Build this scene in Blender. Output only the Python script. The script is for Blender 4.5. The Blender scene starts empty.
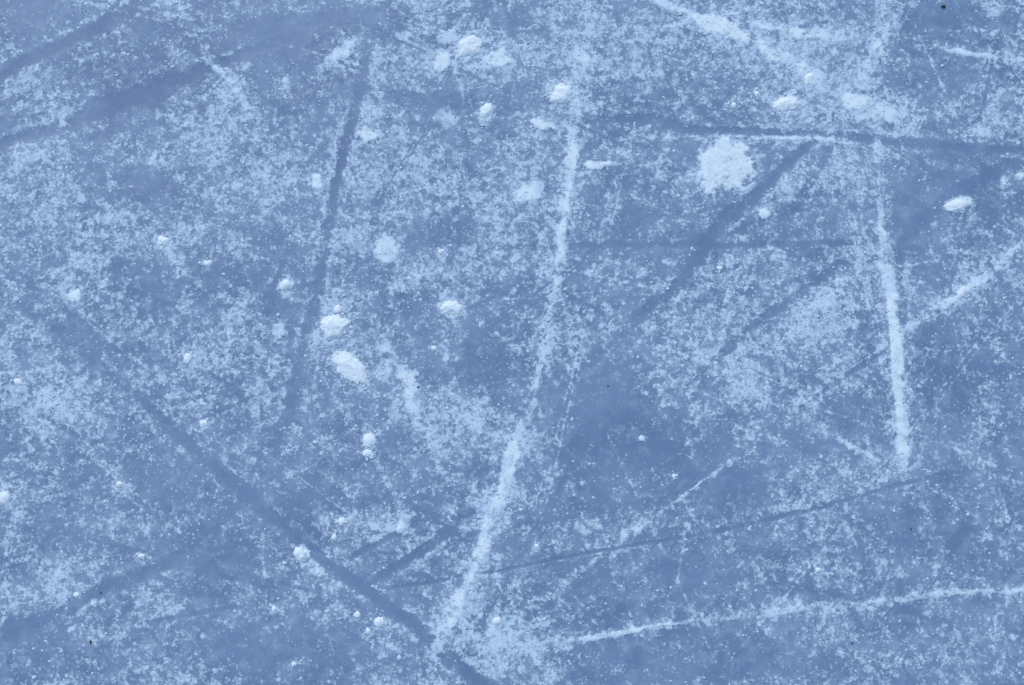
import bpy, bmesh, math, random
import numpy as np
from mathutils import Vector, noise as mnoise, Matrix

random.seed(7)
scene = bpy.context.scene
COL = scene.collection

# ------------------------------------------------------------------ camera
TILT = math.radians(12.0)
H = 2.0
LENS = 50.0
W_PX, H_PX = 1024, 685
F = W_PX * LENS / 36.0
cam_d = bpy.data.cameras.new("camera")
cam = bpy.data.objects.new("camera", cam_d)
COL.objects.link(cam)
cam_d.lens = LENS
cam_d.sensor_width = 36.0
cam_d.clip_start = 0.01
cam_d.clip_end = 500.0
cam.location = (0.0, -H * math.tan(TILT), H)
cam.rotation_euler = (TILT, 0.0, 0.0)
scene.camera = cam

# ------------------------------------------------------------------ sky and soft overcast sun
SUN_EL, SUN_AZ = math.radians(48.0), math.radians(-25.0)
world = bpy.data.worlds.new("World")
scene.world = world
world.use_nodes = True
wn = world.node_tree.nodes
wl = world.node_tree.links
wn.clear()
wout = wn.new("ShaderNodeOutputWorld")
wbg = wn.new("ShaderNodeBackground")
sky = wn.new("ShaderNodeTexSky")
sky.sky_type = 'NISHITA'
sky.sun_disc = False
sky.sun_elevation = SUN_EL
sky.sun_rotation = SUN_AZ
sky.air_density = 1.0
sky.dust_density = 1.0
sky.ozone_density = 1.3
wbg.inputs["Strength"].default_value = 0.10
wl.new(sky.outputs[0], wbg.inputs[0])
wl.new(wbg.outputs[0], wout.inputs[0])

sun_d = bpy.data.lights.new("sun", 'SUN')
sun_d.energy = 0.6
sun_d.angle = math.radians(14.0)
sun_d.color = (1.0, 0.97, 0.93)
sun = bpy.data.objects.new("sun", sun_d)
COL.objects.link(sun)
sun.location = (-2, 3, 5)
sdir = Vector((math.sin(SUN_AZ) * math.cos(SUN_EL), math.cos(SUN_AZ) * math.cos(SUN_EL), math.sin(SUN_EL)))
sun.rotation_euler = sdir.to_track_quat('Z', 'Y').to_euler()

vs = scene.view_settings
vs.view_transform = 'Standard'
vs.look = 'None'
vs.gamma = 1.0
vs.use_curve_mapping = False
vs.exposure = 0.84

# ------------------------------------------------------------------ layout helpers (plan of the rink in photo units)
ct, st = math.cos(TILT), math.sin(TILT)
CY = -H * math.tan(TILT)


def plan(u, v):
    """point of the ice seen at plan coordinates u, v"""
    x, y, z = (u - W_PX / 2) / F, -(v - H_PX / 2) / F, -1.0
    dy, dz = y * ct - z * st, y * st + z * ct
    k = -H / dz
    return x * k, CY + dy * k


def unplan(X, Y):
    dx, dy, dz = X, Y - CY, -H
    y, z = dy * ct + dz * st, -dy * st + dz * ct
    z = np.minimum(z, -0.05)
    return W_PX / 2 + F * dx / -z, H_PX / 2 - F * y / -z


PXM = H / ct / F                       # metres of ice per plan unit near the middle


def vnoise(x, y, seed):
    xi, yi = np.floor(x), np.floor(y)
    fx, fy = x - xi, y - yi
    fx = fx * fx * (3 - 2 * fx)
    fy = fy * fy * (3 - 2 * fy)

    def h(a, b):
        v = np.sin(a * 127.1 + b * 311.7 + seed * 74.7) * 43758.5453
        return v - np.floor(v)
    return ((h(xi, yi) * (1 - fx) + h(xi + 1, yi) * fx) * (1 - fy)
            + (h(xi, yi + 1) * (1 - fx) + h(xi + 1, yi + 1) * fx) * fy)


def fbm(u, v, size, seed, octs=4, rough=0.55):
    t, a, s = 0.0, 1.0, 0.0
    for i in range(octs):
        t = t + a * vnoise(u / size + 17.3 * i, v / size - 9.1 * i, seed + i * 3.1)
        s += a
        a *= rough
        size /= 2.03
    return t / s                        # 0..1, mean .5


# ------------------------------------------------------------------ the marks
# white lines of shaved snow: points (u, v, half width, strength), label, sharp side (-1/0/1)
WHITE = [
    ([(584, 5, 5, .5), (589, 37, 6, .55), (582, 60, 9, .85), (575, 117, 7, .95), (570, 177, 6, .9), (565, 220, 7, .85), (560, 256, 5.5, .8),
      (555, 296, 5, .75), (549, 319, 5, .8), (542, 359, 3.6, .8), (537, 379, 3.4, .8), (530, 415, 5, .7), (518, 440, 9, .85),
      (511, 466, 8, .85), (503, 496, 8, .8), (490, 519, 9, .95), (476, 563, 8, .95), (456, 606, 9, .9), (439, 643, 7, .85), (432, 662, 6, .4)],
     'longest white line of shaved snow, bending from the top down to the lower middle', 0),
    ([(874, 50, 9, .4), (878, 110, 5, .4), (878, 167, 3.4, .5), (880, 207, 3.4, .6), (881, 229, 4, .8), (883, 262, 5, .85), (889, 289, 10, .9), (890, 314, 6, .95),
      (894, 342, 7, 1), (897, 376, 7, 1), (898, 409, 8, 1), (901, 432, 8, .95), (901, 458, 6, .8), (902, 478, 4, .3)],
     'bright upright white streak of packed snow on the right, crisp on its left edge', -1),
    ([(478, 650, 5, .5), (512, 646, 5, .7), (552, 642, 3.6, .6), (592, 638, 3.4, .8), (646, 629, 3.2, .85), (699, 621, 2.8, .65), (735, 618, 3.8, .7), (765, 615, 3.8, .65), (811, 608, 3.8, .7), (850, 605, 3, .5), (881, 601, 3, .6), (948, 593, 4, .75), (985, 592, 3.2, .6), (1030, 589, 3.6, .7), (1120, 575, 3.4, .6)],
     'nearly level white snow line crossing the bottom right of the ice', 0),
    ([(1090, 190, 5, .6), (1021, 244, 4, .7), (998, 266, 5, .75), (962, 293, 5, .9), (928, 314, 4, .75), (905, 331, 5, .6), (870, 362, 3, .3)],
     'slanting snow line that climbs from the upright streak to the right side', 0),
    ([(734, 459, 4, .6), (692, 489, 1.9, .6), (662, 511, 3.2, .6), (639, 526, 9, .85), (619, 544, 5, .5), (579, 573, 4, .5), (532, 606, 4, .45), (500, 638, 4, .35)],
     'thin slanting snow line with a bright clot in its middle, low in the centre', 0),
    ([(640, -12, 5, .6), (657, 0, 6, .85), (699, 17, 7, .9), (722, 26, 12, 1.1), (745, 37, 10, 1.1), (768, 50, 8, .95), (805, 71, 9, .8), (841, 95, 8, .8), (880, 116, 11, .8), (912, 124, 9, .6)],
     'wide bright band of snow slanting down from the top edge toward the right', 0),
    ([(745, 24, 5, .6), (768, 27, 6, .85), (801, 32, 6, .95), (848, 37, 6, .8), (868, 42, 4, .4)],
     'short level smear of snow above the wide slanting band', 0),
    ([(903, 8, 4, .7), (894, 22, 5, .9), (881, 43, 7, .95), (868, 62, 7, .85), (861, 87, 6, .7)],
     'short steep smear of snow below the top edge, dark line along its right side', 0),
    ([(925, 45, 3, .4), (945, 50, 3.5, .7), (975, 56, 3.2, .8), (1023, 61, 3, .75), (1100, 72, 3, .6)],
     'thin white snow line running level out of the top right side', 0),
    ([(600, 140, 2, .3), (700, 137, 2.2, .5), (768, 138, 2.6, .85), (815, 140, 2.6, .85), (851, 143, 2, .5)],
     'very thin white line under the dark level groove', 0),
    ([(386, 356, 9, .6), (397, 370, 9, .8), (409, 384, 9, .95), (413, 406, 7, .9), (422, 425, 6, .8), (431, 443, 4, .7)],
     'tapering smear of snow just right of the two brightest lumps', 0),
    ([(394, 289, 5, .5), (412, 281, 6, .65), (433, 271, 5, .7)],
     'stubby slanting smear of snow above the small two-pointed lump', 0),
    ([(440, 388, 8, .4), (456, 405, 14, .7), (478, 420, 11, .65), (492, 428, 7, .35)],
     'broad faint patch of snow left of the long bending line', 0),
    ([(203, 57, 4, .7), (220, 70, 4.5, .95), (232, 85, 4.5, .85), (243, 101, 5, .8), (252, 112, 4, .3)],
     'short steep smear of snow at the end of the dark upper left track', 0),
    ([(173, -8, 3, .6), (177, 0, 2.5, .65), (184, 15, 2, .5)],
     'tiny white dash cut by the top edge on the left', 0),
    ([(795, 412, 8, .5), (812, 425, 6, .5), (835, 436, 4, .7), (855, 448, 3.5, .75), (871, 458, 3, .75), (892, 475, 2.5, .5)],
     'short snow line falling toward the foot of the upright streak', 0),
    ([(796, 410, 2, .4), (821, 391, 2.2, .6)], 'tiny thin snow dash left of the upright streak', 0),
    ([(850, 272, 5, .5), (833, 297, 9, .7), (812, 316, 10, .75), (797, 336, 8, .65), (775, 355, 7, .4)],
     'crumbly slanting patch of snow left of the upright streak', 0),
    ([(705, 360, 6, .5), (722, 372, 7, .55), (739, 387, 9, .65), (762, 400, 6, .4)],
     'faint slanting snow patch in the smooth ice right of the centre', 0),
    ([(523, 640, 5, .5), (532, 654, 5, .6), (546, 678, 4, .5), (555, 700, 4, .4)],
     'short steep snow line cut by the bottom edge', 0),
    ([(495, 575, 3, .5), (499, 586, 3, .65), (507, 606, 3, .5)],
     'tiny steep snow dash right of the long bending line', 0),
    ([(645, 32, 2.5, .4), (665, 26, 3, .65), (686, 21, 3, .5)],
     'tiny thin snow dash left of the wide slanting band', 0),
    ([(705, 20, 2, .4), (735, 13, 2.5, .6), (765, 3, 2.5, .5)],
     'thin snow dash rising from the wide slanting band to the top edge', 0),
    ([(792, 175, 4, .5), (786, 190, 5, .6), (778, 203, 4, .5)],
     'small steep smear of snow below the thin white level line', 0),
    ([(366, 118, 8, .6), (376, 112, 9, .7), (390, 105, 7, .4)],
     'small pale smear of snow beside the head of the dark upright track', 0),
]

# soft flat drifts: (u, v, half width, half height, angle degrees, strength, label)
DRIFT = [
    (725, 165, 31, 27, 10, 1.35, 'largest solid white patch of snow, round, under the dark level groove'),
    (300, 50, 0, 0, 0, 0, None),
    (388, 250, 15, 13, 20, .8, 'round soft snow patch above the bright angular lump'),
    (528, 194, 17, 12, 40, .75, 'soft snow patch just left of the long bending line near its top'),
    (447, 62, 13, 9, 20, .9, 'small bright drift left below the lump nearest the top edge'),
    (497, 60, 14, 9, -10, .9, 'small bright drift right of the lump nearest the top edge'),
    (452, 38, 11, 8, 0, .7, 'small pale drift left above the lump nearest the top edge'),
    (345, 52, 16, 7, 35, .75, 'small slanting pale drift above the head of the dark upright track'),
    (152, 162, 12, 9, 20, .5, 'small faint drift under the broad dark upper left track'),
    (500, 640, 32, 15, 10, .62, 'wide faint snow drift at the foot of the long bending line'),
    (30, 78, 30, 12, 28, .6, 'pale snow drift between the two dark tracks at the upper left'),
    (32, 152, 24, 12, 12, .65, 'pale snow drift under the lower dark track at the left side'),
    (482, 60, 38, 16, 10, .55, 'pale snow drift around the lump near the top centre'),
    (376, 528, 20, 11, 20, .55, 'pale crumbly drift in the lower left middle'),
    (18, 395, 0, 0, 0, 0, None),
    (62, 408, 36, 18, -10, .55, 'pale dull drift at the left side halfway down'),
    (981, 132, 13, 9, -20, .6, 'small soft drift at the right below the thin level line'),
    (1003, 183, 6, 10, 0, .65, 'small upright soft drift near the right side'),
    (284, 87, 7, 10, 0, .65, 'small upright soft drift at the upper left middle'),
    (228, 340, 7, 9, 0, .6, 'small dull upright drift left of the dark upright track'),
    (317, 570, 8, 9, 40, .65, 'small dull drift below the lump in the lower left middle'),
    (694, 412, 8, 9, 0, .55, 'small dull round drift in the smooth ice right of the centre'),
    (158, 603, 9, 9, -30, .5, 'small dull drift beside the broad dark track at the lower left'),
    (60, 573, 9, 8, 0, .55, 'small dull drift at the lower left'),
    (279, 331, 8, 7, 0, .65, 'small dull drift left of the bright angular lump'),
    (1012, 638, 8, 5, -30, .55, 'small dull drift at the bottom right side'),
    (316, 240, 26, 9, -20, .45, 'wide faint drift left of the round soft patch'),
    (325, 345, 26, 8, -10, .5, 'faint drift between the two brightest lumps'),
]
DRIFT = [d for d in DRIFT if d[6]]

# lumps of snow: u, v, width, height (plan units), angle, lift, label
LUMPS = [
    (787, 104, 28, 16, 5, .30, 'oval snow lump above the dark level groove at the upper right'),
    (562, 94, 21, 22, 0, .30, 'rounded snow lump just left of the long bending line near the top'),
    (469, 47, 25, 22, 30, .28, 'rounded snow lump nearest the top edge, in a pale drift'),
    (487, 110, 11, 16, -25, .40, 'small tilted snow lump below the top centre lump'),
    (958, 205, 22, 12, 10, .30, 'flat oval snow lump alone in smooth ice near the right side'),
    (335, 327, 29, 22, -8, .36, 'bright angular snow lump, the whitest on the ice'),
    (351, 369, 44, 22, -47, .26, 'long slanting snow lump just below the bright angular one'),
    (286, 285, 12, 11, 0, .4, 'small round snow lump left of the dark upright track'),
    (452, 308, 22, 13, -5, .32, 'small two-pointed snow lump left of the centre'),
    (164, 241, 13, 10, -15, .45, 'small snow lump with a dark dip at its right, upper left'),
    (338, 309, 10, 8, 20, .3, 'tiny snow lump touching the top of the bright angular one'),
    (77, 296, 13, 15, 0, .25, 'dull upright snow lump near the left side'),
    (102, 283, 9, 10, 0, .3, 'tiny dull snow lump up and right of the dull upright one'),
    (188, 358, 8, 11, 0, .4, 'tiny upright snow lump in the left middle'),
    (208, 263, 9, 6, 10, .4, 'tiny flat snow lump right of the one with a dark dip'),
    (18, 382, 10, 7, -35, .35, 'tiny slanting snow lump at the left side'),
    (4, 498, 13, 13, 0, .35, 'round snow lump touching the left edge'),
    (204, 423, 8, 7, 0, .3, 'tiny snow lump at the lower left, over the longest dark track'),
    (369, 440, 12, 15, 0, .28, 'upper of a pair of snow lumps below the long slanting one'),
    (368, 453, 10, 8, 0, .35, 'lower of a pair of snow lumps below the long slanting one'),
    (300, 554, 12, 13, 30, .38, 'snow lump on the longest dark track in the lower left'),
    (342, 521, 7, 8, 0, .45, 'tiny snow lump in the pale crumbly lower drift'),
    (334, 537, 5, 7, 0, .45, 'speck-like snow lump in the pale crumbly lower drift'),
    (400, 528, 9, 10, 0, .25, 'tiny dull snow lump right of the pale crumbly drift'),
    (274, 609, 6, 6, 0, .45, 'speck-like snow lump near the bottom left'),
    (379, 622, 9, 10, 0, .4, 'small snow lump below the longest dark track'),
    (368, 631, 5, 6, 0, .45, 'speck-like snow lump just below the small one by the track'),
    (357, 615, 6, 6, 0, .35, 'speck-like snow lump just left of the small one by the track'),
    (497, 621, 9, 7, 15, .4, 'small snow lump right of the foot of the long bending line'),
    (294, 664, 5, 5, 0, .45, 'speck-like snow lump closest to the bottom edge'),
    (317, 180, 15, 14, 0, .28, 'dull snow lump left of the dark upright track near its head'),
    (367, 136, 18, 16, 0, .24, 'dull snow lump right of the dark upright track near its head'),
    (541, 126, 26, 10, -5, .22, 'flat dull snow lump left of the long bending line near the top'),
    (597, 165, 30, 7, 14, .22, 'thin slanting sliver of snow right of the long bending line'),
    (765, 215, 15, 13, 10, .28, 'dull snow lump below and right of the largest white patch'),
    (809, 78, 10, 14, -25, .28, 'tiny slanting snow lump above and right of the oval one'),
    (1019, 178, 9, 11, 0, .25, 'dull snow lump at the right edge'),
    (77, 595, 6, 5, 0, .45, 'speck-like snow lump at the lower left corner'),
    (141, 556, 7, 5, 0, .4, 'speck-like snow lump over the broad lower left track'),
    (119, 484, 7, 5, 0, .4, 'speck-like snow lump at the left, above the lower track'),
    (537, 546, 4, 4, 0, .5, 'speck-like snow lump right of the long bending line, low'),
    (818, 570, 5, 5, 0, .45, 'speck-like snow lump above the nearly level white line'),
    (434, 348, 6, 5, 0, .45, 'speck-like snow lump below the two-pointed one'),
    (441, 251, 7, 5, 0, .4, 'speck-like snow lump above the stubby slanting smear'),
    (720, 268, 6, 5, 0, .4, 'speck-like snow lump in the middle of the right half'),
    (734, 105, 6, 6, 0, .4, 'speck-like snow lump above the largest white patch'),
    (757, 93, 6, 5, 0, .35, 'speck-like snow lump left of the oval one'),
    (674, 476, 5, 4, 0, .45, 'speck-like snow lump in the smooth lower ice'),
    (962, 292, 13, 7, 62, .3, 'small slanting snow lump on the climbing snow line'),
    (642, 439, 8, 8, 0, .2, 'faint tiny snow lump in the smooth ice under the centre'),
]
SOFT = [l for l in LUMPS if ('dull' in l[6] or 'faint' in l[6] or 'sliver' in l[6])]
for l in SOFT:                          # half melted lumps are low mounds
    DRIFT.append((l[0], l[1], l[2] / 2 + .5, l[3] / 2 + .5, l[4], .92 if l[2] > 10 else .8, l[6].replace('snow lump', 'snow mound')))

# dark smooth tracks scraped by blades: points (u, v, half width, depth), label or None
DARK = [
    ([(-60, 104, 8, .7), (0, 77, 7, .9), (30, 60, 7, 1), (67, 43, 7, .9), (110, 20, 8, .7), (143, 0, 8, .6), (180, -20, 8, .5)], 'dark smooth track across the top left corner'),
    ([(-40, 160, 6, .6), (7, 142, 5, .8), (67, 123, 8, .9), (110, 103, 12, .9), (143, 96, 13, .8), (177, 81, 10, .9), (220, 65, 6, .9), (256, 50, 6, .5), (310, 30, 7, .3)], 'broad dark track slanting under the top left corner'),
    ([(372, 20, 6, .35), (362, 80, 6, .5), (353, 120, 6, 1), (344, 153, 6.2, 1.1), (336, 190, 6, 1), (331, 217, 5, .7), (319, 272, 6.5, .85), (314, 309, 6.5, .9), (303, 349, 6, .6), (293, 402, 7.5, .8), (280, 432, 7, .5), (262, 480, 6, .3)], 'long upright dark track left of the middle'),
    ([(560, 118, 4, .3), (645, 120, 6, .7), (679, 128, 7, .8), (720, 131, 4, .9), (768, 132, 4, 1), (815, 133, 4, 1), (865, 138, 4.5, 1), (901, 142, 6, .9), (955, 147, 5, .9), (1001, 150, 5, .9), (1090, 158, 5, .7)], 'dark level groove through the upper right'),
    ([(811, 142, 5, .9), (788, 163, 6, .95), (768, 183, 6.5, 1), (752, 200, 7, .9), (719, 225, 7, .7), (679, 286, 6, .6), (652, 306, 6, .7), (620, 335, 6, .4), (590, 362, 7, .25)], 'dark track slanting down past the largest white patch'),
    ([(840, 262, 4, .3), (800, 293, 4, .4), (767, 316, 5, .7), (742, 336, 5, .75), (719, 356, 5, .7), (700, 372, 5, .4)], 'short dark track right of the centre'),
    ([(795, 64, 4, .6), (818, 82, 5.5, 1), (835, 94, 5.5, 1), (865, 111, 5.5, 1.05), (888, 126, 6, 1)], 'short dark track slanting along the wide snow band'),
    ([(1015, 163, 7, .4), (985, 180, 8, .7), (950, 200, 8, .6), (915, 226, 7, .7), (893, 256, 5, .4)], 'dark slanting track beside the flat oval lump near the right side'),
    ([(505, 248, 3, .3), (600, 246, 3.5, .55), (700, 244, 3.5, .55), (800, 243, 3, .5), (874, 242, 3, .4)], None),
    ([(800, 408, 2.6, .6), (840, 381, 3, .7), (884, 352, 2.6, .6)], None),
    ([(470, 655, 4, .3), (540, 610, 5, .4), (610, 572, 4, .3)], None),
    ([(902, 8, 2, .7), (890, 30, 2, .9), (879, 50, 2, .8), (866, 72, 2, .4)], None),
    ([(0, 571, 1.8, .6), (22, 564, 1.8, .6), (40, 560, 1.5, .3)], None),
    ([(-60, 662, 14, .6), (0, 640, 14, .55), (50, 615, 11, .6), (83, 600, 7, .8), (110, 586, 7.5, .95), (150, 573, 8, .8), (177, 559, 8, .6), (215, 525, 9, .45), (258, 487, 8, .4), (300, 450, 7, .3)], 'broad dark track rising out of the bottom left corner'),
    ([(140, 624, 2.5, .4), (167, 619, 2.5, .7), (220, 611, 2.5, .6), (250, 606, 2.5, .3)], None),
    ([(20, 305, 6, .4), (63, 336, 7, .5), (127, 386, 6, .35), (160, 420, 6, .5), (205, 460, 6.5, .65), (256, 502, 7.5, .7), (296, 536, 6, .75), (333, 568, 6, .8), (366, 590, 6, .85), (399, 614, 7, .95), (436, 643, 7.5, .95), (469, 673, 7, .8), (520, 715, 8, .7)], 'longest dark track falling from the left side to the bottom'),
    ([(366, 588, 3, .5), (379, 579, 5, .9), (403, 563, 5, .9), (433, 544, 5, .8), (470, 512, 5, .3)], 'short dark track joining the longest one from the right'),
    ([(389, 588, 2, .7), (416, 584, 2.2, .8), (443, 579, 2.2, .6), (473, 574, 2.4, .9), (506, 570, 2.2, .9), (512, 568, 1.8, .9), (562, 558, 1.5, .8), (612, 549, 1.7, 1.0), (645, 543, 1.6, .8), (699, 534, 2, .35), (767, 521, 2, .5), (795, 514, 2.8, .85), (835, 503, 2.2, .45), (901, 483, 2.6, .65), (955, 473, 2, .4), (1023, 463, 2, .4)], 'thin curving dark groove across the lower right'),
    ([(902, 240, 5, .5), (900, 286, 6, .9), (904, 322, 5, .6)], None),
    ([(40, 414, 4, .7), (77, 437, 3, .8)], None),
    ([(352, 558, 3, .5), (362, 552, 3, .8), (380, 543, 3.4, .8), (402, 531, 3, .6)], None),
    ([(396, 98, 10, .6), (440, 104, 10, .65), (480, 104, 9, .6), (520, 108, 6, .3)], 'soft dark band left of the top lumps'),
    ([(205, 655, 5, .4), (260, 625, 6, .5), (330, 600, 5, .4)], None),
    ([(215, 30, 10, .3), (330, 22, 14, .5), (385, 10, 10, .4)], None),
    ([(545, 470, 6, .3), (600, 425, 12, .4), (650, 400, 10, .3)], None),
]

# places with more (+) or less (-) frost
ZONES = [
    (30, 260, 110, 130, .08), (590, 400, 60, 40, -.24), (655, 455, 70, 32, -.24), (730, 485, 45, 22, -.2), (945, 360, 45, 50, -.16), (955, 185, 55, 30, -.28), (905, 225, 25, 25, -.25),
    (960, 22, 65, 20, -.22), (300, 35, 60, 20, -.25), (158, 185, 26, 22, -.3), (150, 275, 30, 22, -.25), (845, 415, 45, 30, -.22), (820, 445, 30, 12, -.2),
    (725, 665, 60, 22, -.2), (620, 655, 40, 22, -.2), (190, 565, 60, 22, -.22), (30, 655, 55, 25, -.25), (290, 655, 70, 22, -.22), (470, 380, 30, 40, -.15),
    (870, 545, 70, 25, -.06), (930, 520, 60, 45, -.12), (580, 590, 40, 22, -.15), (700, 570, 45, 30, -.16), (260, 45, 40, 40, -.15), (520, 20, 40, 30, -.12), (150, 80, 50, 25, -.2),
    (110, 480, 50, 30, -.12), (30, 540, 40, 30, -.08), (160, 480, 40, 25, -.16), (80, 330, 40, 22, -.15), (280, 300, 30, 40, -.05), (480, 290, 30, 30, -.1),
    (700, 250, 45, 30, -.12), (620, 500, 50, 20, -.1), (300, 505, 35, 20, -.22), (420, 490, 30, 18, -.12),
    (200, 130, 55, 35, .18), (225, 215, 45, 35, .18), (130, 215, 50, 30, .12), (30, 185, 40, 40, .16), (40, 105, 40, 25, .15), (170, 255, 35, 16, .14),
    (330, 190, 45, 40, .14), (250, 180, 45, 30, .12), (400, 160, 45, 22, .1), (480, 50, 50, 25, .18), (400, 65, 35, 18, .15), (640, 70, 55, 45, .1), (800, 50, 60, 35, .16),
    (825, 110, 60, 22, .2), (890, 75, 40, 25, .06), (905, 110, 30, 14, .08), (835, 175, 60, 35, .16), (980, 110, 45, 35, .12), (820, 330, 60, 40, .16), (770, 270, 40, 30, .06), (640, 250, 50, 25, .06),
    (470, 170, 60, 30, .06), (520, 215, 50, 25, .12), (340, 250, 60, 22, .14), (370, 360, 40, 30, .12), (440, 420, 60, 25, .12), (520, 430, 30, 20, .2),
    (320, 500, 60, 25, .08), (360, 535, 55, 28, .17), (500, 645, 50, 30, .18), (200, 420, 60, 40, .04), (210, 330, 60, 40, .08), (60, 405, 60, 30, .12), (40, 240, 40, 25, .08),
    (60, 570, 50, 40, .08), (560, 325, 40, 40, .06), (700, 340, 40, 30, .05), (970, 400, 40, 60, .05), (970, 510, 50, 20, .1), (940, 480, 50, 18, .1), (560, 485, 40, 22, .06), (640, 545, 80, 22, .05),
    (810, 570, 40, 30, .04), (400, 20, 30, 14, -.1), (740, 395, 40, 20, .06), (350, 445, 50, 20, .04),
]

# extra old tracks beyond the frame and faint scratches everywhere
rs = np.random.RandomState(11)
FAINT = []
for i in range(70):
    a = rs.uniform(0, math.pi)
    L = rs.uniform(60, 420)
    cu, cv = rs.uniform(-100, 1124), rs.uniform(-100, 785)
    FAINT.append(([(cu - L * math.cos(a), cv - L * math.sin(a)), (cu, cv + rs.uniform(-8, 8)), (cu + L * math.cos(a), cv + L * math.sin(a))],
                  rs.uniform(.8, 2.6), rs.uniform(-.16, .12)))
for i in range(46):
    a = rs.uniform(0, math.pi)
    L = rs.uniform(50, 330)
    cu, cv = rs.uniform(-60, 1084), rs.uniform(-60, 745)
    bend = rs.uniform(-14, 14)
    sgn = rs.choice([-1, 1, 1])
    for k in range(rs.randint(1, 4)):
        o = k * rs.uniform(2.5, 7)
        ou, ov = -math.sin(a) * o, math.cos(a) * o
        FAINT.append(([(cu - L * math.cos(a) + ou, cv - L * math.sin(a) + ov), (cu + ou, cv + bend + ov), (cu + L * math.cos(a) + ou, cv + L * math.sin(a) + ov)],
                      rs.uniform(.9, 1.5), sgn * rs.uniform(.16, .34)))
for i in range(60):
    a = rs.uniform(0, math.pi)
    L = rs.uniform(300, 1200)
    while True:
        cu, cv = rs.uniform(-2600, 3600), rs.uniform(-2400, 2400)
        if abs(cu - 512) > 700 + L or abs(cv - 342) > 520 + L:
            break
    FAINT.append(([(cu - L * math.cos(a), cv - L * math.sin(a)), (cu, cv + rs.uniform(-30, 30)), (cu + L * math.cos(a), cv + L * math.sin(a))],
                  rs.uniform(4, 10), rs.choice([-.5, .4])))


# ------------------------------------------------------------------ the grid of the ice sheet
def axis(lo, hi, step, far):
    mid = np.arange(lo, hi + step * .5, step)
    out, s, x = [], step, hi
    while x < far:
        s *= 1.09
        x += s
        out.append(x)
    up = np.array(out)
    return np.concatenate([(lo - (up - hi))[::-1], mid, up])


GX = axis(-0.86, 0.86, 0.0019, 60.0)
GY = axis(-0.62, 0.66, 0.0019, 60.0)
NX, NY = len(GX), len(GY)
X, Y = np.meshgrid(GX, GY)             # rows = y
U, V = unplan(X, Y)
behind = (Y - CY) * -st + -H * ct > -0.1
U = np.where(behind, 1e6, U)
V = np.where(behind, 1e6, V)
# wobble the plan so that edges are ragged
WU = U + (fbm(U, V, 14, 3.3, 4) - .5) * 9 + (fbm(U, V, 90, 5.1, 2) - .5) * 6
WV = V + (fbm(U, V, 14, 8.7, 4) - .5) * 9 + (fbm(U, V, 90, 2.2, 2) - .5) * 6
SU = U + (fbm(U, V, 60, 6.6, 3) - .5) * 5
SV = V + (fbm(U, V, 60, 4.6, 3) - .5) * 5


def window(u0, u1, v0, v1):
    """index box of the grid that covers a plan rectangle"""
    x0, y0 = plan(u0, v1)
    x1, y1 = plan(u1, v0)
    xa, xb = plan(u0, v0)[0], plan(u1, v1)[0]
    xc, xd = plan(u0, v1)[0], plan(u1, v0)[0]
    X0, X1 = min(xa, xb, xc, xd), max(xa, xb, xc, xd)
    i0, i1 = np.searchsorted(GX, X0) - 1, np.searchsorted(GX, X1) + 1
    j0, j1 = np.searchsorted(GY, y0) - 1, np.searchsorted(GY, y1) + 1
    return max(j0, 0), min(j1, NY), max(i0, 0), min(i1, NX)


def smooth_pts(pts, n=6):
    P = np.array(pts, float)
    if len(P) < 3:
        return P
    out = []
    Q = np.vstack([2 * P[0] - P[1], P, 2 * P[-1] - P[-2]])
    for i in range(1, len(Q) - 2):
        for t in np.arange(n) / n:
            a, b, c, d = Q[i - 1], Q[i], Q[i + 1], Q[i + 2]
            q = .5 * (2 * b + (c - a) * t + (2 * a - 5 * b + 4 * c - d) * t * t + (3 * b - a - 3 * c + d) * t ** 3)
            q[2:] = b[2:] * (1 - t) + c[2:] * t
            out.append(q)
    out.append(P[-1])
    return np.array(out)


def stroke(pts, UU, VV, margin=40, side=0, n=5):
    """returns window and arrays (|d|/half width, strength) of a stroke"""
    P = smooth_pts(pts, n)
    wmax = P[:, 2].max()
    m = wmax * 3 + margin
    j0, j1, i0, i1 = window(P[:, 0].min() - m, P[:, 0].max() + m, P[:, 1].min() - m, P[:, 1].max() + m)
    u, v = UU[j0:j1, i0:i1], VV[j0:j1, i0:i1]
    best = np.full(u.shape, 1e9)
    sg = np.zeros(u.shape)
    ww = np.ones(u.shape)
    ss = np.zeros(u.shape)
    for a, b in zip(P[:-1], P[1:]):
        du, dv = b[0] - a[0], b[1] - a[1]
        L2 = du * du + dv * dv + 1e-9
        t = np.clip(((u - a[0]) * du + (v - a[1]) * dv) / L2, 0, 1)
        eu, ev = u - a[0] - t * du, v - a[1] - t * dv
        d = np.sqrt(eu * eu + ev * ev)
        w = a[2] * (1 - t) + b[2] * t
        q = d / w
        k = q < best
        best = np.where(k, q, best)
        ww = np.where(k, w, ww)
        ss = np.where(k, a[3] * (1 - t) + b[3] * t, ss)
        if side:
            sg = np.where(k, np.sign(eu), sg)
    if side:
        best = np.where(sg * side > 0, best * 1.5, best * .8)
    return (j0, j1, i0, i1), best, ss


D = np.full(X.shape, .50)              # how much frost lies on the ice
S = np.zeros(X.shape)                  # packed snow
G = np.zeros(X.shape)                  # scraped by a blade
D += (fbm(U, V, 120, 31.7, 3) - .5) * .30 + (fbm(U, V, 30, 1.9, 4, .7) - .5) * .52
for (u, v, a, b, amp) in ZONES:
    j0, j1, i0, i1 = window(u - 3 * a, u + 3 * a, v - 3 * b, v + 3 * b)
    s = np.s_[j0:j1, i0:i1]
    D[s] += amp * (.95 if amp < 0 else .8) * np.exp(-(((WU[s] - u) / a) ** 2 + ((WV[s] - v) / b) ** 2))

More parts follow.
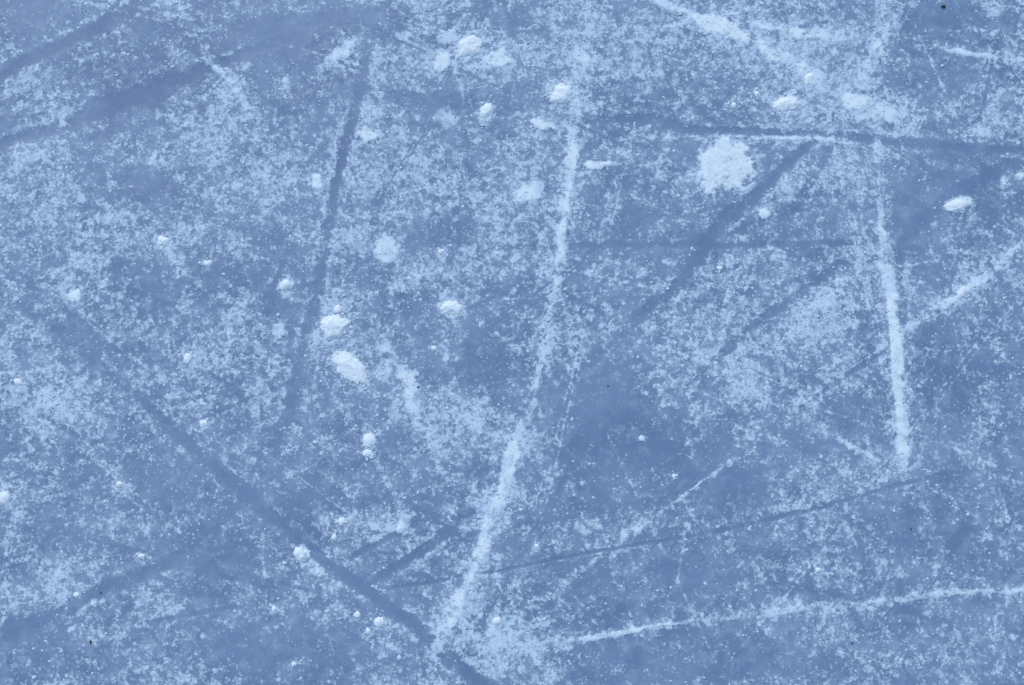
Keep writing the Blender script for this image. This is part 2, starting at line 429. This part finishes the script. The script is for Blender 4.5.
for pts, w, amp in FAINT:
    (j0, j1, i0, i1), q, ss = stroke([(p[0], p[1], w, 1) for p in pts], SU, SV, 10, 0, 4)
    s = np.s_[j0:j1, i0:i1]
    fade = np.clip(fbm(U[s], V[s], 70, w * 7, 2) * 3 - 1, 0, 1)
    k = np.exp(-q ** 2) * fade
    D[s] += amp * k

dark_core = []
for n, (pts, lab) in enumerate(DARK):
    (j0, j1, i0, i1), q, ss = stroke(pts, SU, SV, 12)
    s = np.s_[j0:j1, i0:i1]
    nz = fbm(U[s], V[s], 9, 40 + n, 3)
    q2 = q + (nz - .5) * .9
    k = 1 / (1 + np.exp((q2 - .78) * 8)) * ss * .88 * np.clip(.62 + .8 * fbm(U[s], V[s], 40, 61 + n, 3), 0, 1.1)
    G[s] = np.maximum(G[s], np.clip(k, 0, 1))
    D[s] -= .40 * np.clip(k, 0, 1.1) * (.55 + .9 * fbm(U[s], V[s], 30, 90 + n, 3))
    # crumbs pushed up along the edges
    D[s] += .10 * np.exp(-((q - 1.5) / .35) ** 2) * ss
    dark_core.append((lab, (j0, j1, i0, i1), q2, ss))

white_core = []
for n, (pts, lab, side) in enumerate(WHITE):
    (j0, j1, i0, i1), q, ss = stroke(pts, U * .5 + WU * .5, V * .5 + WV * .5, 16, side)
    s = np.s_[j0:j1, i0:i1]
    nz = fbm(U[s], V[s], 16, 70 + n * 2.3, 4)
    ragged = (fbm(U[s], V[s], 7, 400 + n, 3, .75) - .5) * 1.15 + (fbm(U[s], V[s], 22, 460 + n, 2) - .5) * .8
    q = np.maximum(q + ragged, 0)
    k = np.exp(-(np.maximum(q - .3, 0) / .72) ** 2)
    long = fbm(U[s], V[s], 26, 170 + n * 1.1, 3)
    k = k * ss * (.42 + .85 * nz + .45 * long) * (.91 if n != 1 else 1.02)
    S[s] = np.maximum(S[s], k)
    D[s] += .28 * np.exp(-(q / 1.9) ** 2) * ss
    G[s] *= 1 - np.clip(k * 1.3, 0, 1)
    white_core.append(('line', lab, (j0, j1, i0, i1), k * (q < 3)))

for n, (u, v, a, b, ang, stg, lab) in enumerate(DRIFT):
    m = max(a, b) * 2.6 + 10
    j0, j1, i0, i1 = window(u - m, u + m, v - m, v + m)
    s = np.s_[j0:j1, i0:i1]
    c_, s_ = math.cos(math.radians(-ang)), math.sin(math.radians(-ang))
    du, dv = WU[s] - u, WV[s] - v
    p, r = (du * c_ + dv * s_) / a, (-du * s_ + dv * c_) / b
    q = np.sqrt(p * p + r * r)
    nz = fbm(U[s], V[s], 15, 130 + n * 1.7, 4, .65)
    q = q + (fbm(U[s], V[s], 7, 500 + n, 3, .8) - .5) * .8
    k = min(stg * (1.17 if max(a, b) < 20 else 1), 1.35) * (.62 + .76 * nz if stg < 1 else .88 + .3 * nz) / (1 + np.exp((q + (nz - .5) * (.5 if stg > 1 else 1.0) - .95) * (10 if stg > 1 else 8)))
    S[s] = np.maximum(S[s], k)
    D[s] += .16 * np.exp(-(q / 1.3) ** 2)
    G[s] *= 1 - np.clip(k * 1.3, 0, 1)
    white_core.append(('drift', lab, (j0, j1, i0, i1), k * (q < 2.2)))

# ------------------------------------------------------------------ lumps of snow
# u, v, width, height (plan units), angle, lift (height as a share of width), label
LUMPS = [l for l in LUMPS if l not in SOFT]
for n, (u, v, w, h, ang, lift, lab) in enumerate(LUMPS):
    # powder fallen off round each lump
    m = max(w, h) * 1.6 + 8
    j0, j1, i0, i1 = window(u - m, u + m, v - m, v + m)
    s = np.s_[j0:j1, i0:i1]
    c_, s_ = math.cos(math.radians(-ang)), math.sin(math.radians(-ang))
    du, dv = WU[s] - u, WV[s] - v
    p, r = (du * c_ + dv * s_) / (w / 2 + 2), (-du * s_ + dv * c_) / (h / 2 + 2)
    q = np.sqrt(p * p + r * r)
    nz = fbm(U[s], V[s], 8, 330 + n, 3)
    S[s] = np.maximum(S[s], (1.25 if w > 10 else .55) * (.55 + .5 * nz) / (1 + np.exp((q + (nz - .5) - 1.05) * 7)))
    D[s] += .12 * np.exp(-(q / 1.6) ** 2)

for i in range(260):
    u, v = rs.uniform(-60, 1084), rs.uniform(-60, 745)
    x_, y_ = plan(u, v)
    jj_, ii_ = np.searchsorted(GY, y_), np.searchsorted(GX, x_)
    dd = D[jj_, ii_]
    if G[jj_, ii_] > .3 or rs.uniform() > (dd - .30) * 2.6:
        continue
    a = math.exp(rs.normal(math.log(4.2), .5))
    b = a * rs.uniform(.5, 1)
    th = rs.uniform(0, 3.14)
    m = a * 3 + 6
    j0, j1, i0, i1 = window(u - m, u + m, v - m, v + m)
    s = np.s_[j0:j1, i0:i1]
    du, dv = WU[s] - u, WV[s] - v
    q = np.sqrt(((du * math.cos(th) + dv * math.sin(th)) / a) ** 2 + ((-du * math.sin(th) + dv * math.cos(th)) / b) ** 2)
    S[s] = np.maximum(S[s], rs.uniform(.4, .85) / (1 + np.exp((q - .95) * 5)))
D = np.where(D > .62, .62 + (D - .62) * .45, D)
D = np.clip(D, .06, .76)
S = np.clip(S, 0, 1)
# height of the ice itself: gentle waves, blade grooves pressed in
Z = (fbm(U, V, 200, 3.9, 3) - .5) * .004 + (fbm(U, V, 24, 9.9, 3) - .5) * .0011 - G * .0006
far_fade = np.clip(1 - (np.abs(X) - 4) / 6, 0, 1) * np.clip(1 - (np.abs(Y) - 4) / 6, 0, 1)
Z = Z * far_fade
D = np.where(far_fade > 0, D * far_fade + .46 * (1 - far_fade), .46)


# ------------------------------------------------------------------ materials
def new_mat(name):
    m = bpy.data.materials.new(name)
    m.use_nodes = True
    m.node_tree.nodes.clear()
    return m, m.node_tree.nodes, m.node_tree.links


def mathn(N, L, op, a, b=None, c=None, clamp=False):
    n = N.new("ShaderNodeMath")
    n.operation = op
    n.use_clamp = clamp
    for i, x in enumerate((a, b, c)):
        if x is None:
            continue
        if isinstance(x, (int, float)):
            n.inputs[i].default_value = x
        else:
            L.new(x, n.inputs[i])
    return n.outputs[0]


def mixc(N, L, f, a, b):
    n = N.new("ShaderNodeMix")
    n.data_type = 'RGBA'
    if isinstance(f, (int, float)):
        n.inputs[0].default_value = f
    else:
        L.new(f, n.inputs[0])
    for k, x in ((6, a), (7, b)):
        if isinstance(x, tuple):
            n.inputs[k].default_value = (*x, 1)
        else:
            L.new(x, n.inputs[k])
    return n.outputs[2]


def ntex(N, L, vec, scale, detail, rough, dist=0.0, off=None):
    n = N.new("ShaderNodeTexNoise")
    n.inputs["Scale"].default_value = scale
    n.inputs["Detail"].default_value = detail
    n.inputs["Roughness"].default_value = rough
    n.inputs["Distortion"].default_value = dist
    if off:
        m = N.new("ShaderNodeVectorMath")
        m.operation = 'ADD'
        L.new(vec, m.inputs[0])
        m.inputs[1].default_value = off
        vec = m.outputs[0]
    L.new(vec, n.inputs["Vector"])
    return n.outputs["Fac"]


def step(N, L, v, lo, hi):
    n = N.new("ShaderNodeMapRange")
    n.interpolation_type = 'SMOOTHSTEP'
    L.new(v, n.inputs[0])
    n.inputs[1].default_value = lo
    n.inputs[2].default_value = hi
    return n.outputs[0]


ICE_A, ICE_B = (0.158, 0.248, 0.385), (0.206, 0.310, 0.452)
FROST_A = (0.385, 0.510, 0.655)
FROST = (0.620, 0.785, 0.880)
SNOW = (0.620, 0.785, 0.890)
PACKED = (0.80, 0.94, 0.97)


def make_rink_material():
    m, N, L = new_mat("frosted_ice")
    out = N.new("ShaderNodeOutputMaterial")
    bs = N.new("ShaderNodeBsdfPrincipled")
    L.new(bs.outputs[0], out.inputs[0])
    geo = N.new("ShaderNodeNewGeometry")
    sep = N.new("ShaderNodeSeparateXYZ")
    L.new(geo.outputs["Position"], sep.inputs[0])
    com = N.new("ShaderNodeCombineXYZ")
    L.new(sep.outputs[0], com.inputs[0])
    L.new(sep.outputs[1], com.inputs[1])
    P = com.outputs[0]

    def attr(nm):
        a = N.new("ShaderNodeAttribute")
        a.attribute_name = nm
        return a.outputs["Fac"]
    aD, aS, aG = attr("frost"), attr("snow"), attr("scrape")
    # flaky cells: noise looked up per voronoi cell gives angular crumbs
    def cells(scale, rnd=1.0):
        v = N.new("ShaderNodeTexVoronoi")
        v.inputs["Scale"].default_value = scale
        v.inputs["Randomness"].default_value = rnd
        wob = N.new("ShaderNodeTexNoise")
        wob.inputs["Scale"].default_value = scale * .8
        wob.inputs["Detail"].default_value = 2
        L.new(P, wob.inputs["Vector"])
        ad = N.new("ShaderNodeVectorMath")
        ad.operation = 'MULTIPLY_ADD'
        L.new(wob.outputs["Color"], ad.inputs[0])
        ad.inputs[1].default_value = (.9 / scale,) * 3
        L.new(P, ad.inputs[2])
        L.new(ad.outputs[0], v.inputs["Vector"])
        return v
    v1 = cells(225)
    v2 = cells(430)
    big = ntex(N, L, P, 26, 3, .6)
    mid = ntex(N, L, P, 62, 5, .72, .3)
    midc = ntex(N, L, v1.outputs["Position"], 100, 3, .75)
    finec = ntex(N, L, v2.outputs["Position"], 250, 2, .8, 0, (3, 7, 1))
    fine = ntex(N, L, P, 340, 2, .7)
    # field = weighted sum, mean .5
    f = mathn(N, L, 'MULTIPLY', big, .13)
    f = mathn(N, L, 'MULTIPLY_ADD', mid, .29, f)
    f = mathn(N, L, 'MULTIPLY_ADD', midc, .31, f)
    f = mathn(N, L, 'MULTIPLY_ADD', finec, .18, f)
    f = mathn(N, L, 'MULTIPLY_ADD', fine, .09, f)
    # threshold falls as frost density rises
    t = mathn(N, L, 'MULTIPLY_ADD', aD, .26, f)
    t = mathn(N, L, 'SUBTRACT', t, .26 * .5)
    soft = step(N, L, t, .44, .60)
    hard = step(N, L, t, .499, .516)
    hard2 = step(N, L, t, .530, .550)
    fr = mathn(N, L, 'MULTIPLY', soft, .12)
    fr = mathn(N, L, 'MULTIPLY_ADD', hard, .36, fr)
    fr = mathn(N, L, 'MULTIPLY_ADD', hard2, .50, fr, clamp=True)
    # lone tiny specks
    sp = step(N, L, finec, .62, .67)
    spk = mathn(N, L, 'MULTIPLY', sp, step(N, L, aD, .0, .5))
    fr = mathn(N, L, 'MAXIMUM', fr, mathn(N, L, 'MULTIPLY', spk, .55))
    # packed snow with crumbly edge
    sn = mathn(N, L, 'MULTIPLY_ADD', mathn(N, L, 'SUBTRACT', f, .5), 4.6, aS)
    snm = step(N, L, sn, .22, .92)
    snm = mathn(N, L, 'MULTIPLY', snm, step(N, L, aS, .02, .25))
    pk = mathn(N, L, 'MULTIPLY', step(N, L, aS, .68, .98), step(N, L, f, .34, .52))
    ice = mixc(N, L, step(N, L, ntex(N, L, P, 9, 4, .6, .5, (5, 2, 9)), .35, .65), ICE_A, ICE_B)
    milky = step(N, L, ntex(N, L, P, 34, 5, .65, .6, (1, 9, 4)), .40, .75)
    ice = mixc(N, L, mathn(N, L, 'MULTIPLY', milky, mathn(N, L, 'MULTIPLY', step(N, L, ntex(N, L, P, 2.6, 3, .6, 0, (4, 4, 2)), .38, .62), .42)), ice, FROST_A)
    veil = step(N, L, mathn(N, L, 'MULTIPLY_ADD', aD, .22, ntex(N, L, P, 48, 4, .62, .4, (7, 3, 3))), .56, .74)
    ice = mixc(N, L, mathn(N, L, 'MULTIPLY', veil, .30), ice, FROST_A)
    ice = mixc(N, L, mathn(N, L, 'MULTIPLY', aG, .38), ice, (0.152, 0.236, 0.370))
    var = mathn(N, L, 'MULTIPLY', finec, .5)
    var = mathn(N, L, 'MULTIPLY_ADD', ntex(N, L, v1.outputs["Position"], 210, 2, .8, 0, (8, 1, 6)), .5, var)
    var = step(N, L, var, .38, .60)
    c = mixc(N, L, fr, ice, mixc(N, L, var, FROST_A, FROST))
    c = mixc(N, L, snm, c, mixc(N, L, pk, SNOW, PACKED))
    L.new(c, bs.inputs["Base Color"])
    cov = mathn(N, L, 'MAXIMUM', fr, snm)
    rg = mathn(N, L, 'MULTIPLY_ADD', cov, .45, .42, clamp=True)
    L.new(rg, bs.inputs["Roughness"])
    bs.inputs["IOR"].default_value = 1.31
    hgt = mathn(N, L, 'MULTIPLY_ADD', snm, .5, fr)
    hgt = mathn(N, L, 'MULTIPLY_ADD', fine, .5, hgt)
    bp = N.new("ShaderNodeBump")
    bp.inputs["Strength"].default_value = .55
    bp.inputs["Distance"].default_value = .0011
    L.new(hgt, bp.inputs["Height"])
    L.new(bp.outputs[0], bs.inputs["Normal"])
    return m


def make_lump_material(name, ca, cb):
    m, N, L = new_mat(name)
    out = N.new("ShaderNodeOutputMaterial")
    bs = N.new("ShaderNodeBsdfPrincipled")
    L.new(bs.outputs[0], out.inputs[0])
    tc = N.new("ShaderNodeNewGeometry")
    n1 = ntex(N, L, tc.outputs["Position"], 60, 5, .7)
    n2 = ntex(N, L, tc.outputs["Position"], 420, 3, .7)
    c = mixc(N, L, step(N, L, n1, .3, .7), ca, cb)
    L.new(c, bs.inputs["Base Color"])
    bs.inputs["Roughness"].default_value = .85
    bs.inputs["IOR"].default_value = 1.31
    bs.inputs["Subsurface Weight"].default_value = .15
    bs.inputs["Subsurface Radius"].default_value = (.6, .8, 1.0)
    bs.inputs["Subsurface Scale"].default_value = .004
    h = mathn(N, L, 'MULTIPLY_ADD', n2, .6, n1)
    bp = N.new("ShaderNodeBump")
    bp.inputs["Strength"].default_value = .6
    bp.inputs["Distance"].default_value = .0018
    L.new(h, bp.inputs["Height"])
    bp.inputs["Strength"].default_value = .5
    L.new(bp.outputs[0], bs.inputs["Normal"])
    return m


def make_plain(name, col, rough):
    m, N, L = new_mat(name)
    out = N.new("ShaderNodeOutputMaterial")
    bs = N.new("ShaderNodeBsdfPrincipled")
    L.new(bs.outputs[0], out.inputs[0])
    tc = N.new("ShaderNodeNewGeometry")
    n1 = ntex(N, L, tc.outputs["Position"], 700, 3, .7)
    L.new(mixc(N, L, n1, tuple(k * .8 for k in col), tuple(min(1, k * 1.15) for k in col)), bs.inputs["Base Color"])
    bs.inputs["Roughness"].default_value = rough
    return m


M_RINK = make_rink_material()
M_LUMP = make_lump_material("lump_snow", (0.77, .90, .945), (0.85, .95, .97))
M_DULL = make_lump_material("wet_lump_snow", (0.58, .70, .83), (0.68, .80, .90))
M_CRUMB = make_plain("crumb_snow", (0.62, .76, .88), .9)
M_DIRT = make_plain("dark_grit", (0.035, .035, .04), .8)


# ------------------------------------------------------------------ mesh building from the grid
def grid_object(name, cells, Zs, win):
    """cells: bool per quad inside the window; Zs: heights inside the window"""
    j0, j1, i0, i1 = win
    h, w = Zs.shape
    idx = np.arange(h * w).reshape(h, w)
    q = np.stack([idx[:-1, :-1], idx[:-1, 1:], idx[1:, 1:], idx[1:, :-1]], -1)[cells]
    if len(q) == 0:
        return None
    used, inv = np.unique(q.ravel(), return_inverse=True)
    co = np.stack([X[j0:j1, i0:i1].ravel()[used], Y[j0:j1, i0:i1].ravel()[used], Zs.ravel()[used]], -1)
    me = bpy.data.meshes.new(name)
    me.vertices.add(len(used))
    me.vertices.foreach_set("co", co.astype(np.float32).ravel())
    me.loops.add(len(inv))
    me.loops.foreach_set("vertex_index", inv.astype(np.int32))
    nf = len(q)
    me.polygons.add(nf)
    me.polygons.foreach_set("loop_start", (np.arange(nf) * 4).astype(np.int32))
    me.update(calc_edges=True)
    for nm, A in (("frost", D), ("snow", S), ("scrape", G)):
        at = me.attributes.new(nm, 'FLOAT', 'POINT')
        at.data.foreach_set("value", A[j0:j1, i0:i1].ravel()[used].astype(np.float32))
    me.materials.append(M_RINK)
    me.polygons.foreach_set("use_smooth", np.ones(nf, bool))
    me.validate()
    o = bpy.data.objects.new(name, me)
    COL.objects.link(o)
    return o


def biggest(mask):
    """keep only the connected pieces of a cell mask that hold a fair share of it"""
    lab = np.zeros(mask.shape, np.int32)
    h, w = mask.shape
    cur, sizes = 0, {}
    ys, xs = np.nonzero(mask)
    for y, x in zip(ys, xs):
        if lab[y, x]:
            continue
        cur += 1
        stack, c = [(y, x)], 0
        lab[y, x] = cur
        while stack:
            a, b = stack.pop()
            c += 1
            for a2, b2 in ((a + 1, b), (a - 1, b), (a, b + 1), (a, b - 1)):
                if 0 <= a2 < h and 0 <= b2 < w and mask[a2, b2] and not lab[a2, b2]:
                    lab[a2, b2] = cur
                    stack.append((a2, b2))
        sizes[cur] = c
    if not sizes:
        return mask
    keep = [k for k, c in sizes.items() if c >= 14]
    return np.isin(lab, keep)


# dark tracks own their piece of the surface; the ice sheet has the matching opening
owner = np.zeros((NY - 1, NX - 1), bool)
for lab, win, q2, ss in dark_core:
    if not lab:
        continue
    j0, j1, i0, i1 = win
    core = (q2 < .9) & (ss > .42)
    cells = core[:-1, :-1] & core[1:, 1:] & core[:-1, 1:] & core[1:, :-1]
    cells = biggest(cells & ~owner[j0:j1 - 1, i0:i1 - 1])
    o = grid_object("skate_track", cells, Z[j0:j1, i0:i1], win)
    if o is None:
        continue
    owner[j0:j1 - 1, i0:i1 - 1] |= cells
    o["kind"] = "structure"
    o["label"] = lab
    o["category"] = "skate track"
ice = grid_object("ice", ~owner, Z, (0, NY, 0, NX))
ice["kind"] = "structure"
ice["label"] = "blue grey rink ice under patchy scraped frost"
ice["category"] = "ice"


def drop(u, v):
    """height of the ice at a plan point"""
    x, y = plan(u, v)
    i, j = min(max(np.searchsorted(GX, x), 0), NX - 1), min(max(np.searchsorted(GY, y), 0), NY - 1)
    return x, y, Z[j, i]


# snow lying on the ice: lines and drifts, each a low mound of its own
for n, (kind, lab, win, k) in enumerate(white_core):
    j0, j1, i0, i1 = win
    s = np.s_[j0:j1, i0:i1]
    nz = fbm(U[s], V[s], 7, 210 + n * 1.3, 4, .7)
    hgt = .0014 if kind == 'line' else .0020
    thr = .36 if k.max() > .6 else k.max() * .58
    T = (k - thr + (nz - .5) * .30) * hgt
    T = np.where(k < thr * .55, -.001, np.maximum(T, -.0006))
    c = (T[:-1, :-1] > 0) | (T[1:, 1:] > 0) | (T[:-1, 1:] > 0) | (T[1:, :-1] > 0)
    c = biggest(c)
    o = grid_object("snow_line" if kind == 'line' else "snow_drift", c, Z[s] + T, win)
    if o is None:
        continue
    o["label"] = lab
    o["category"] = "snow line" if kind == 'line' else "snow drift"
    o["group"] = "white lines of shaved snow" if kind == 'line' else "flat drifts of snow on the ice"

# ------------------------------------------------------------------ lumps of snow
def make_lump(u, v, w, h, ang, lift, lab, n):
    x, y, z = drop(u, v)
    rx, ry = w * PXM / 2, h * PXM / 2 / math.cos(TILT)
    rz = lift * min(rx, ry) * 2 * .62
    bm = bmesh.new()
    bmesh.ops.create_icosphere(bm, subdivisions=6 if w > 15 else (4 if w > 8 else 3), radius=1)
    off = Vector((n * 3.7 + 1.3, n * 1.93 + .7, n * 5.3 + 2.1))
    for vt in bm.verts:
        p = vt.co.copy()
        d = 1 + .18 * mnoise.noise(p * 1.3 + off) + .10 * mnoise.noise(p * 2.4 + off) + .05 * mnoise.noise(p * 6.5 + off) + .04 * mnoise.noise(p * 13 + off) + .03 * mnoise.noise(p * 27 + off)
        th = math.atan2(p.y, p.x)
        e = Vector((math.cos(th), math.sin(th), 0))
        o2 = 1 + .34 * mnoise.noise(e * 1.1 + off * 1.7) + .20 * mnoise.noise(e * 2.6 + off) + .09 * mnoise.noise(e * 7 + off) + .05 * mnoise.noise(e * 17 + off)
        rho = math.hypot(p.x, p.y)
        o2 = 1 + (o2 - 1) * rho ** 1.5 * .85
        zz = p.z * d
        zz = zz ** 1.55 if zz > 0 else zz * .6
        # lumpy broken top
        zz += .13 * mnoise.noise(p * 3.1 + off * 2) * max(p.z, 0)
        vt.co = Vector((p.x * d * o2 * rx, p.y * d * o2 * ry, (zz + .03) * rz))
    me = bpy.data.meshes.new("snow_lump")
    bm.to_mesh(me)
    bm.free()
    me.polygons.foreach_set("use_smooth", np.ones(len(me.polygons), bool))
    me.materials.append(M_DULL if ("dull" in lab or "faint" in lab or "sliver" in lab) else M_LUMP)
    o = bpy.data.objects.new("snow_lump", me)
    COL.objects.link(o)
    o.location = (x, y, z)
    o.rotation_euler = (0, 0, math.radians(ang))
    o["label"] = lab
    o["category"] = "snow lump"
    o["group"] = "lumps of snow lying on the ice"


for n, l in enumerate(LUMPS):
    make_lump(*l, n)

# ------------------------------------------------------------------ loose crumbs nobody could count
ico = bmesh.new()
bmesh.ops.create_icosphere(ico, subdivisions=1, radius=1)
BV = np.array([v.co[:] for v in ico.verts])
BF = np.array([[v.index for v in f.verts] for f in ico.faces])
ico.free()
NC = 20000
rc = np.random.RandomState(3)
cu, cv = rc.uniform(-160, 1184, NC * 3), rc.uniform(-160, 845, NC * 3)
lump_w = np.array([l[2] for l in LUMPS], float)
pick = rc.choice(len(LUMPS), 900, p=lump_w / lump_w.sum())
ra, rr = rc.uniform(0, 6.283, 900), .5 + np.abs(rc.normal(0, .28, 900))
cu[:900] = np.array([l[0] for l in LUMPS])[pick] + np.cos(ra) * rr * lump_w[pick]
cv[:900] = np.array([l[1] for l in LUMPS])[pick] + np.sin(ra) * rr * np.array([l[3] for l in LUMPS])[pick]
cx, cy = plan(cu, cv)
ii = np.clip(np.searchsorted(GX, cx), 0, NX - 1)
jj = np.clip(np.searchsorted(GY, cy), 0, NY - 1)
prob = np.clip((D[jj, ii] - .22) * 1.5, 0.03, 1) * np.clip(fbm(cu, cv, 20, 55.5, 3) * 3.4 - 1.2, .05, 1)
prob[:900] = 1
keep = np.nonzero(rc.uniform(0, 1, NC * 3) < prob)[0][:NC]
m = len(keep)
r = np.exp(rc.normal(math.log(.00095), .40, m))
r = np.minimum(r, .0034)
jit = 1 + rc.uniform(-.38, .38, (m, len(BV), 1))
ang = rc.uniform(0, 6.28, m)
sx = rc.uniform(.8, 1.5, m)
loc = BV[None] * jit
xr = loc[..., 0] * sx[:, None]
yr = loc[..., 1]
ca, sa = np.cos(ang)[:, None], np.sin(ang)[:, None]
vx = (xr * ca - yr * sa) * r[:, None] + cx[keep][:, None]
vy = (xr * sa + yr * ca) * r[:, None] + cy[keep][:, None]
vz = (loc[..., 2] * .28 + .05) * r[:, None] + Z[jj[keep], ii[keep]][:, None] + (S[jj[keep], ii[keep]] * .001)[:, None]
co = np.stack([vx, vy, vz], -1).reshape(-1, 3)
fc = (BF[None] + (np.arange(m) * len(BV))[:, None, None]).reshape(-1)
me = bpy.data.meshes.new("snow_crumbs")
me.vertices.add(len(co))
me.vertices.foreach_set("co", co.astype(np.float32).ravel())
me.loops.add(len(fc))
me.loops.foreach_set("vertex_index", fc.astype(np.int32))
me.polygons.add(len(fc) // 3)
me.polygons.foreach_set("loop_start", (np.arange(len(fc) // 3) * 3).astype(np.int32))
me.update(calc_edges=True)
me.materials.append(M_CRUMB)
o = bpy.data.objects.new("snow_crumbs", me)
COL.objects.link(o)
o["kind"] = "stuff"
o["label"] = "loose white crumbs of shaved snow scattered over the ice"
o["category"] = "snow crumbs"

# ------------------------------------------------------------------ a few dark bits of grit
GRIT = [(943, 7, 3.2, 'largest black bit of grit, by the top edge at the right'),
        (91, 642, 2.2, 'black bit of grit at the lower left corner'),
        (418, 387, 1.6, 'black bit of grit on the tapering smear of snow'),
        (852, 643, 1.5, 'dark bit of grit under the nearly level snow line'),
        (911, 529, 1.4, 'dark bit of grit above the nearly level snow line'),
        (101, 593, 1.2, 'dark bit of grit on the broad lower left track'),
        (528, 44, 1.4, 'dark bit of grit near the top centre'),
        (608, 386, 1.2, 'dark bit of grit in the smooth ice at the centre'),
        (778, 381, 1.2, 'dark bit of grit in the right half, halfway down')]
for n, (u, v, rad, lab) in enumerate(GRIT):
    x, y, z = drop(u, v)
    bm = bmesh.new()
    bmesh.ops.create_icosphere(bm, subdivisions=2, radius=rad * PXM * .5)
    for vt in bm.verts:
        p = vt.co / (rad * PXM * .5)
        vt.co *= 1 + .5 * mnoise.noise(p * 1.6 + Vector((n * 9.1, 0, 3)))
        vt.co.x *= 1.5
        vt.co.z *= .7
        vt.co.z += rad * PXM * .3
    me = bpy.data.meshes.new("grit")
    bm.to_mesh(me)
    bm.free()
    me.materials.append(M_DIRT)
    g = bpy.data.objects.new("grit", me)
    COL.objects.link(g)
    g.location = (x, y, z + .0004)
    g.rotation_euler = (0, 0, n * 1.3)
    g["label"] = lab
    g["category"] = "grit"
    g["group"] = "dark bits of grit on the ice"
